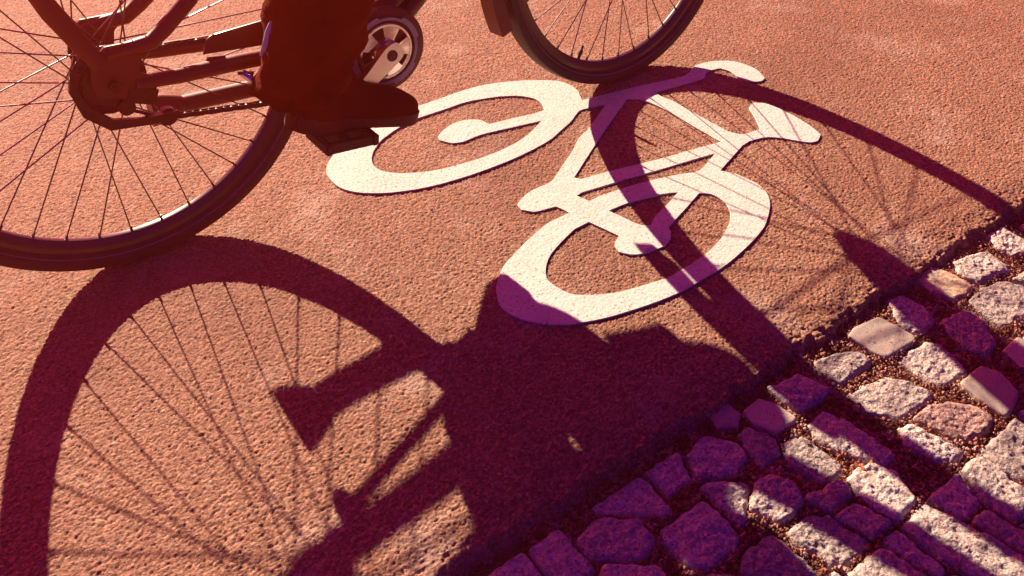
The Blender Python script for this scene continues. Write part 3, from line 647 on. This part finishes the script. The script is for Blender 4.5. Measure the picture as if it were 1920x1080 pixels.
# rubber flap, thicker, at the lower end
prof = [(.357, -.022), (.3845, -.020), (.3855, .020), (.357, .022)]
mb.revolve(prof, seg=12, a0=R(-96), a1=R(-69), closed_prof=True)
g = P(mb, 'mudguard', M['black']); g.matrix_parent_inverse = Matrix.Identity(4); g.matrix_local = Mf
for s in (-1, 1):
    mb = MB(); mb.tube([fl((.006, s*.066, -.006)), fl((.010, s*.068, .05)), fl((.004, s*.075, .20)), fl((-.005, s*.085, .42)), fl((.06, s*.085, .45)), fl((.16, s*.08, .45))], [.008, .011, .011, .009, .007, .006], 10); P(mb, 'front_rack_strut', M['black'])
    mb = MB(); mb.tube([fl((0, s*.058, 0)), fl((-.352, s*.030, -.02))], .0022, 6); P(mb, 'mudguard_stay', M['dark_metal'])
hbx = HT+Vector((.02, 0, .20)); HG = Vector((hbx.x-.16, 0, hbx.z-.005))
mb = MB(); mb.tube([(HG.x-.03, -.29, HG.z-.01), (HG.x+.06, -.27, HG.z), (hbx.x-.02, -.17, hbx.z+.012), (hbx.x, -.06, hbx.z), (hbx.x, .06, hbx.z), (hbx.x-.02, .17, hbx.z+.012), (HG.x+.06, .27, HG.z), (HG.x-.03, .29, HG.z-.01)], .0115, 14)
P(mb, 'handlebar', M['alloy'])
for s in (-1, 1):
    mb = MB(); mb.tube([(HG.x+.07, s*.267, HG.z+.001), (HG.x+.02, s*.281, HG.z-.004), (HG.x-.035, s*.291, HG.z-.011)], .0155, 14); P(mb, 'handlebar_grip', M['rubber'])
mb = MB(); mb.tube([ST, ST+Vector((-.055, 0, .165))], .0135, 14); P(mb, 'seat_post', M['alloy'])
mb = MB(); sc = ST+Vector((-.04, 0, .19))
mb.tube([sc+Vector((-.13, 0, .0)), sc+Vector((-.10, 0, .002)), sc+Vector((-.04, 0, 0)), sc+Vector((.03, 0, -.004)), sc+Vector((.10, 0, -.004)), sc+Vector((.145, 0, -.01))],
        [(.06, .02), (.088, .03), (.080, .03), (.045, .026), (.026, .022), (.014, .012)], 18)
P(mb, 'saddle', M['rubber'])

# ------------------------------------------------------------------ rider
def sk_body(verts, edges, radii, root, levels=2):
    me = bpy.data.meshes.new('person'); me.from_pydata(verts, edges, [])
    o = bpy.data.objects.new('tmp_person', me); C.objects.link(o)
    md = o.modifiers.new('skin', 'SKIN'); md.use_smooth_shade = True; md.branch_smoothing = .6
    lay = me.skin_vertices[0].data if me.skin_vertices else None
    if lay is None:
        bpy.context.view_layer.objects.active = o
        bpy.ops.mesh.customdata_skin_add(); lay = me.skin_vertices[0].data
    for i, r in enumerate(radii):
        lay[i].radius = r if hasattr(r, '__len__') else (r, r); lay[i].use_root = (i == root)
    sb = o.modifiers.new('sub', 'SUBSURF'); sb.levels = levels; sb.render_levels = levels
    out = bpy.data.meshes.new_from_object(o.evaluated_get(bpy.context.evaluated_depsgraph_get()))
    bpy.data.objects.remove(o); return out
def W(p): return Mroot @ Vector(p)          # the rider leans with the bicycle
hipR, hipL = (.25, -.095, 1.035), (.25, .095, 1.035)
kneeR, kneeL = (.430, -.105, .640), (.650, .125, .880)
ankR, ankL = (.278, -.120, .315), (.482, .128, .490)
V = []; E = []; Rd = []
def add(p, r, prev=None):
    V.append(tuple(W(p))); Rd.append(r); i = len(V)-1
    if prev is not None: E.append((prev, i))
    return i
def lerp(a, b, t): return tuple(a[i]+(b[i]-a[i])*t for i in range(3))
pel = add((.25, 0, 1.06), (.13, .11)); wst = add((.30, 0, 1.20), (.125, .10), pel); ch = add((.40, 0, 1.38), (.155, .115), wst)
nk0 = add((.475, 0, 1.50), (.09, .07), ch); nk = add((.51, 0, 1.57), .052, nk0); jaw = add((.545, 0, 1.63), (.062, .060), nk)
hd = add((.548, 0, 1.69), (.072, .088), jaw); crn = add((.540, 0, 1.765), (.065, .080), hd)
nose = add((.645, 0, 1.672), .010, hd)
for s, hip, kn, an in ((-1, hipR, kneeR, ankR), (1, hipL, kneeL, ankL)):
    h = add(hip, .088, pel); t1 = add(lerp(hip, kn, .5), .072, h); k_ = add(kn, .055, t1)
    c_ = add(lerp(kn, an, .35), .052, k_); a_ = add(an, .034, c_)
    hl = add((an[0]-.012, an[1], an[2]-.035), .027, a_); add((an[0]+.035, an[1], an[2]-.060), .019, hl)
    sh = add((.43, s*.175, 1.455), .058, ch); el = add((.60, s*.265, 1.23), .040, sh); fa = add((.66, s*.280, 1.135), .036, el); wr = add((HG.x+.03, s*.285, HG.z+.075), (.024, .030), fa)
    pm = add((HG.x+.045, s*.283, HG.z+.036), (.018, .038), wr)
    for q in range(4):
        x0 = HG.x-.022+.021*q+.018
        ys = s*(.288-.0045*q)
        b0 = add((x0+.012, ys+s*.004, HG.z+.026), .0095, pm); b1 = add((x0+.010, ys+s*.024, HG.z+.004), .0088, b0); b2 = add((x0+.006, ys+s*.010, HG.z-.022), .008, b1); add((x0+.004, ys-s*.012, HG.z-.021), .0072, b2)
    th0 = add((HG.x+.058, s*.262, HG.z+.026), .0115, pm); th1 = add((HG.x+.062, s*.247, HG.z+.002), .0105, th0); add((HG.x+.055, s*.258, HG.z-.020), .009, th1)
bm_ = sk_body(V, E, Rd, 0)
for p_ in bm_.polygons: p_.use_smooth = True
bm_.materials.clear(); bm_.materials.append(M['skin'])
person = bpy.data.objects.new('person', bm_); C.objects.link(person)
tag(person, 'person riding the bicycle, foot on the pedal, wearing wide black trousers and black shoes', 'person')
# face: eyes, brows, mouth, ears as small pieces; hair
mb = MB()
for s in (-1, 1):
    mb.tube([W((.606, s*.030, 1.694)), W((.617, s*.031, 1.694)), W((.622, s*.031, 1.694))], [.004, .009, .004], 10)
mb.tube([W((.620, -.022, 1.640)), W((.627, 0, 1.638)), W((.620, .022, 1.640))], [.003, .006, .003], 8)
mb.build('face_detail', M['sole'], person)
mb = MB()
for s in (-1, 1): mb.tube([W((.545, s*.078, 1.655)), W((.540, s*.090, 1.680)), W((.548, s*.086, 1.705))], [.008, .012, .008], 8)
mb.build('ear', M['skin'], person)
bm2 = bmesh.new(); bmesh.ops.create_icosphere(bm2, subdivisions=4, radius=1)
for v in list(bm2.verts):
    n_ = v.co.copy(); k = 1+.05*math.sin(n_.x*17+n_.y*11)*math.sin(n_.z*13)
    v.co = Vector((.528+n_.x*.102*k, n_.y*.092*k, 1.728+n_.z*.092*k))
    if n_.x > .35 and n_.z < .25: v.co.x = .528+.35*.102; 
    v.co = W(v.co)
me = bpy.data.meshes.new('hair'); bm2.to_mesh(me); bm2.free(); me.materials.append(M['hair']); me.polygons.foreach_set('use_smooth', [True]*len(me.polygons))
h_ = bpy.data.objects.new('hair', me); C.objects.link(h_); h_.parent = person
def loft(mb, rings, seg=72, fold=.013, seed=0, cap=(False, False), thick=.003):
    """rings: (centre, rx (fore-aft), ry (side), tilt) ; cloth with soft folds"""
    V = []; F = []; n = len(rings)
    for i, (c, rx, ry, tl) in enumerate(rings):
        for k in range(seg):
            a = 2*math.pi*k/seg
            f = 1+fold/max(rx, .01)*(math.sin(a*3+seed+i*.55)*.5+math.sin(a*5-i*.9+seed*2)*.35+math.sin(a*8+i*1.7)*.18)
            x = math.cos(a)*rx*f; y = math.sin(a)*ry*f
            V.append(W((c[0]+x*math.cos(tl), c[1]+y, c[2]+x*math.sin(tl))))
    for i in range(n-1):
        for k in range(seg):
            j = (k+1) % seg; F.append((i*seg+k, i*seg+j, (i+1)*seg+j, (i+1)*seg+k))
    if cap[0]: F.append(tuple(range(seg))[::-1])
    if cap[1]: F.append(tuple((n-1)*seg+k for k in range(seg)))
    mb.add(V, F)
mb = MB()
mb_strap = MB()
def leg(s, rr):
    out = []
    m = len(rr)
    for i in range(m-1):
        for q in range(5):
            t = q/5; a, b = rr[i], rr[i+1]; out.append((lerp(a[0], b[0], t), a[1]+(b[1]-a[1])*t, a[2]+(b[2]-a[2])*t, a[3]+(b[3]-a[3])*t))
    out.append(rr[-1]); loft(mb, out, seed=s*1.3+2)
leg(-1, [((.25,-.10,1.03),.115,.10,.15),((.35,-.105,.84),.105,.095,.5),((.412,-.11,.66),.088,.085,.15),((.378,-.115,.53),.088,.080,-.15),((.336,-.118,.43),.086,.078,-.1),((.298,-.12,.345),.082,.075,.0),((.272,-.12,.295),.076,.070,.0),((.270,-.12,.268),.075,.068,-.1)])
leg(1, [((.25,.10,1.03),.115,.10,.15),((.45,.115,.965),.105,.09,1.2),((.635,.125,.895),.09,.085,.8),((.60,.128,.76),.075,.08,.1),((.54,.13,.62),.066,.078,0),((.487,.13,.51),.056,.072,.1),((.478,.13,.475),.056,.07,.15)])
loft(mb, [((.22, 0, .96), .12, .17, 0), ((.23, 0, 1.02), .155, .195, .1), ((.26, 0, 1.10), .15, .19, .3), ((.285, 0, 1.17), .14, .17, .4)], fold=.006, cap=(True, True))
mb.build('trousers', M['cloth'], person, angle=80)
mb = MB()
loft(mb, [((.265, 0, 1.09), .155, .20, .4), ((.30, 0, 1.20), .15, .185, .5), ((.36, 0, 1.32), .155, .20, .6), ((.42, 0, 1.42), .14, .205, .8), ((.46, 0, 1.49), .10, .14, .9), ((.485, 0, 1.53), .075, .085, .9)], fold=.008)
for s in (-1, 1):
    sh_, el_, wr_ = (.43, s*.17, 1.45), (.60, s*.268, 1.23), (HG.x+.035, s*.284, HG.z+.10)
    mb.tube([W(sh_), W(lerp(sh_, el_, .5)), W(el_), W(lerp(el_, wr_, .5)), W(wr_)], [.078, .065, .055, .048, .042], 24, cap=False)
    mb.tube([W((.42, s*.06, 1.44)), W(sh_)], [.10, .078], 24)
mb.build('jacket', M['jacket'], person, angle=80)
# shoes
mb = MB(); mb.tube([W((.240, -.112, .402)), W((.231, -.116, .388)), W((.221, -.116, .366)), W((.214, -.112, .350))], [(.002, .003), (.003, .006), (.003, .005), (.002, .003)], 10); mb.build('trouser_pale_strip', M['white'], person)  # small pale lilac strip along the back edge of the trouser leg
def shoe(o3, pitch, yaw=0):
    """local: x forward from heel, z up from sole"""
    Rm = Matrix.Rotation(-pitch, 3, 'Y') @ Matrix.Rotation(yaw, 3, 'Z')
    stx = [(-.004, .018, .040, .062), (.010, .030, .058, .085), (.035, .036, .072, .112), (.065, .036, .078, .118), (.095, .036, .072, .100), (.13, .041, .060, .080), (.17, .047, .050, .064), (.21, .048, .042, .054), (.245, .043, .036, .046), (.268, .032, .028, .036), (.280, .014, .022, .026)]
    mb = MB(); V = []; F = []; seg = 24
    for x, w, _, h in stx:
        for k in range(seg):
            a = 2*math.pi*k/seg; cy, sz = math.cos(a), math.sin(a)
            y = w*math.copysign(abs(cy)**.75, cy); z = .010+(h-.010)*max(0, sz)**.8 if sz > 0 else .010
            if sz <= 0: y = w*cy
            else: y *= (1-.45*max(0, (z-.03))/.1)
            V.append(W(Vector(o3)+Rm @ (Vector((x, y, z+(.006 if x > .2 else 0)))*.92)))
    for i in range(len(stx)-1):
        for k in range(seg):
            j = (k+1) % seg; F.append((i*seg+k, i*seg+j, (i+1)*seg+j, (i+1)*seg+k))
    F += [tuple(range(seg))[::-1], tuple((len(stx)-1)*seg+k for k in range(seg))]
    mb.add(V, F); o = mb.build('shoe', M['shoe'], person, angle=70)
    sb = MB(); n = 24; V = []; 
    out = [(-.006, .0)] ; pts = []
    for t in range(n):
        x = -.008+.294*t/(n-1); u = t/(n-1)
        w = .034+.016*math.sin(min(1, max(0, (u-.25)/.75))*math.pi*.62); w *= math.sqrt(max(.02, 1-max(0, (u-.80)/.2)**2))*math.sqrt(max(.05, 1-max(0, (.08-u)/.08)**2)); pts.append((x, w))
    loop = [(x, w) for x, w in pts]+[(x, -w) for x, w in pts[::-1]]
    m = len(loop)
    for hgt in (0, 1):
        for x, y in loop:
            z0 = -.010 if x < .085 else (-.002 if x < .10 else .0)
            V.append(W(Vector(o3)+Rm @ (Vector((x, y, (z0-.004) if hgt == 0 else .014+(.005 if x > .2 else 0)))*.92)))
    F = [tuple(range(m))[::-1], tuple(range(m, 2*m))]+[(i, (i+1) % m, m+(i+1) % m, m+i) for i in range(m)]
    sb.add(V, F); sb.build('sole', M['sole'], o, angle=50)
    return o
shoe((.243,-.125,.228),-.34,.15)
shoe((.450,.138,.350),.20)

# ------------------------------------------------------------------ added light-leak haze, sky, sun, camera
hz = MB(); hz.box((0, 0, .42), (42, 42, 3.0), None)  # red-tinted volume added to imitate the veil of a light leak
o = hz.build('light_leak_haze', None, smooth=False) if False else mesh_obj('light_leak_haze', hz.v, hz.f, None, None, False)
hm = bpy.data.materials.new('light_leak_haze'); hm.use_nodes = True; nt = hm.node_tree; nt.nodes.clear()
mo = nt.nodes.new('ShaderNodeOutputMaterial'); pv = nt.nodes.new('ShaderNodeVolumePrincipled')
pv.inputs['Color'].default_value = (1,.08,.03,1); pv.inputs['Density'].default_value = .064
pv.inputs['Anisotropy'].default_value = .74; pv.inputs['Absorption Color'].default_value = (0, 0, 0, 1)
nt.links.new(pv.outputs[0], mo.inputs['Volume']); o.data.materials.append(hm); tag(o, kind='stuff')

sun_dir = Vector((-.1372, -2.3994, -1)).normalized()
el = math.asin(-sun_dir.z); az = math.atan2(-sun_dir.x, -sun_dir.y)
w = bpy.data.worlds.new('World'); S.world = w; w.use_nodes = True; nt = w.node_tree
bg = nt.nodes['Background']; sk = nt.nodes.new('ShaderNodeTexSky'); sk.sky_type = 'NISHITA'; sk.sun_disc = False
sk.sun_elevation = el; sk.sun_rotation = az; sk.ozone_density = 3
mx = nt.nodes.new('ShaderNodeMix'); mx.data_type = 'RGBA'; mx.blend_type = 'MULTIPLY'; mx.inputs[0].default_value = 1
mx.inputs[7].default_value = (.002,.006,.25,1)
nt.links.new(sk.outputs[0], mx.inputs[6]); nt.links.new(mx.outputs[2], bg.inputs[0]); bg.inputs[1].default_value = .1
sl = bpy.data.lights.new('sun', 'SUN'); sl.energy = 5; sl.angle = R(.55); sl.color = (1,.86,.64)
so = bpy.data.objects.new('sun', sl); C.objects.link(so); so.rotation_euler = sun_dir.to_track_quat('-Z', 'Y').to_euler(); so.location = (0, 5, 3)

cam = bpy.data.cameras.new('camera'); co = bpy.data.objects.new('camera', cam); C.objects.link(co); S.camera = co
cam.sensor_width = 36; cam.lens = 1.80581602*1000/1920*36; cam.clip_end = 200; cam.clip_start = .02
cam.shift_x = -.04688396*1000/1920; cam.shift_y = -.26161792*1000/1920
co.matrix_world = Matrix.Translation((-.26360162, -1.41452116, 1.0918222)) @ Matrix.Rotation(-.66419847, 4, 'Z') @ Matrix.Rotation(.98181572, 4, 'X') @ Matrix.Rotation(.0344765, 4, 'Z')
S.view_settings.view_transform = 'Standard'; S.view_settings.look = 'None'; S.view_settings.exposure = 1.82; S.view_settings.gamma = 1
S.render.engine = 'CYCLES'; S.cycles.volume_bounces = 0; S.cycles.max_bounces = 5; S.cycles.use_denoising = True
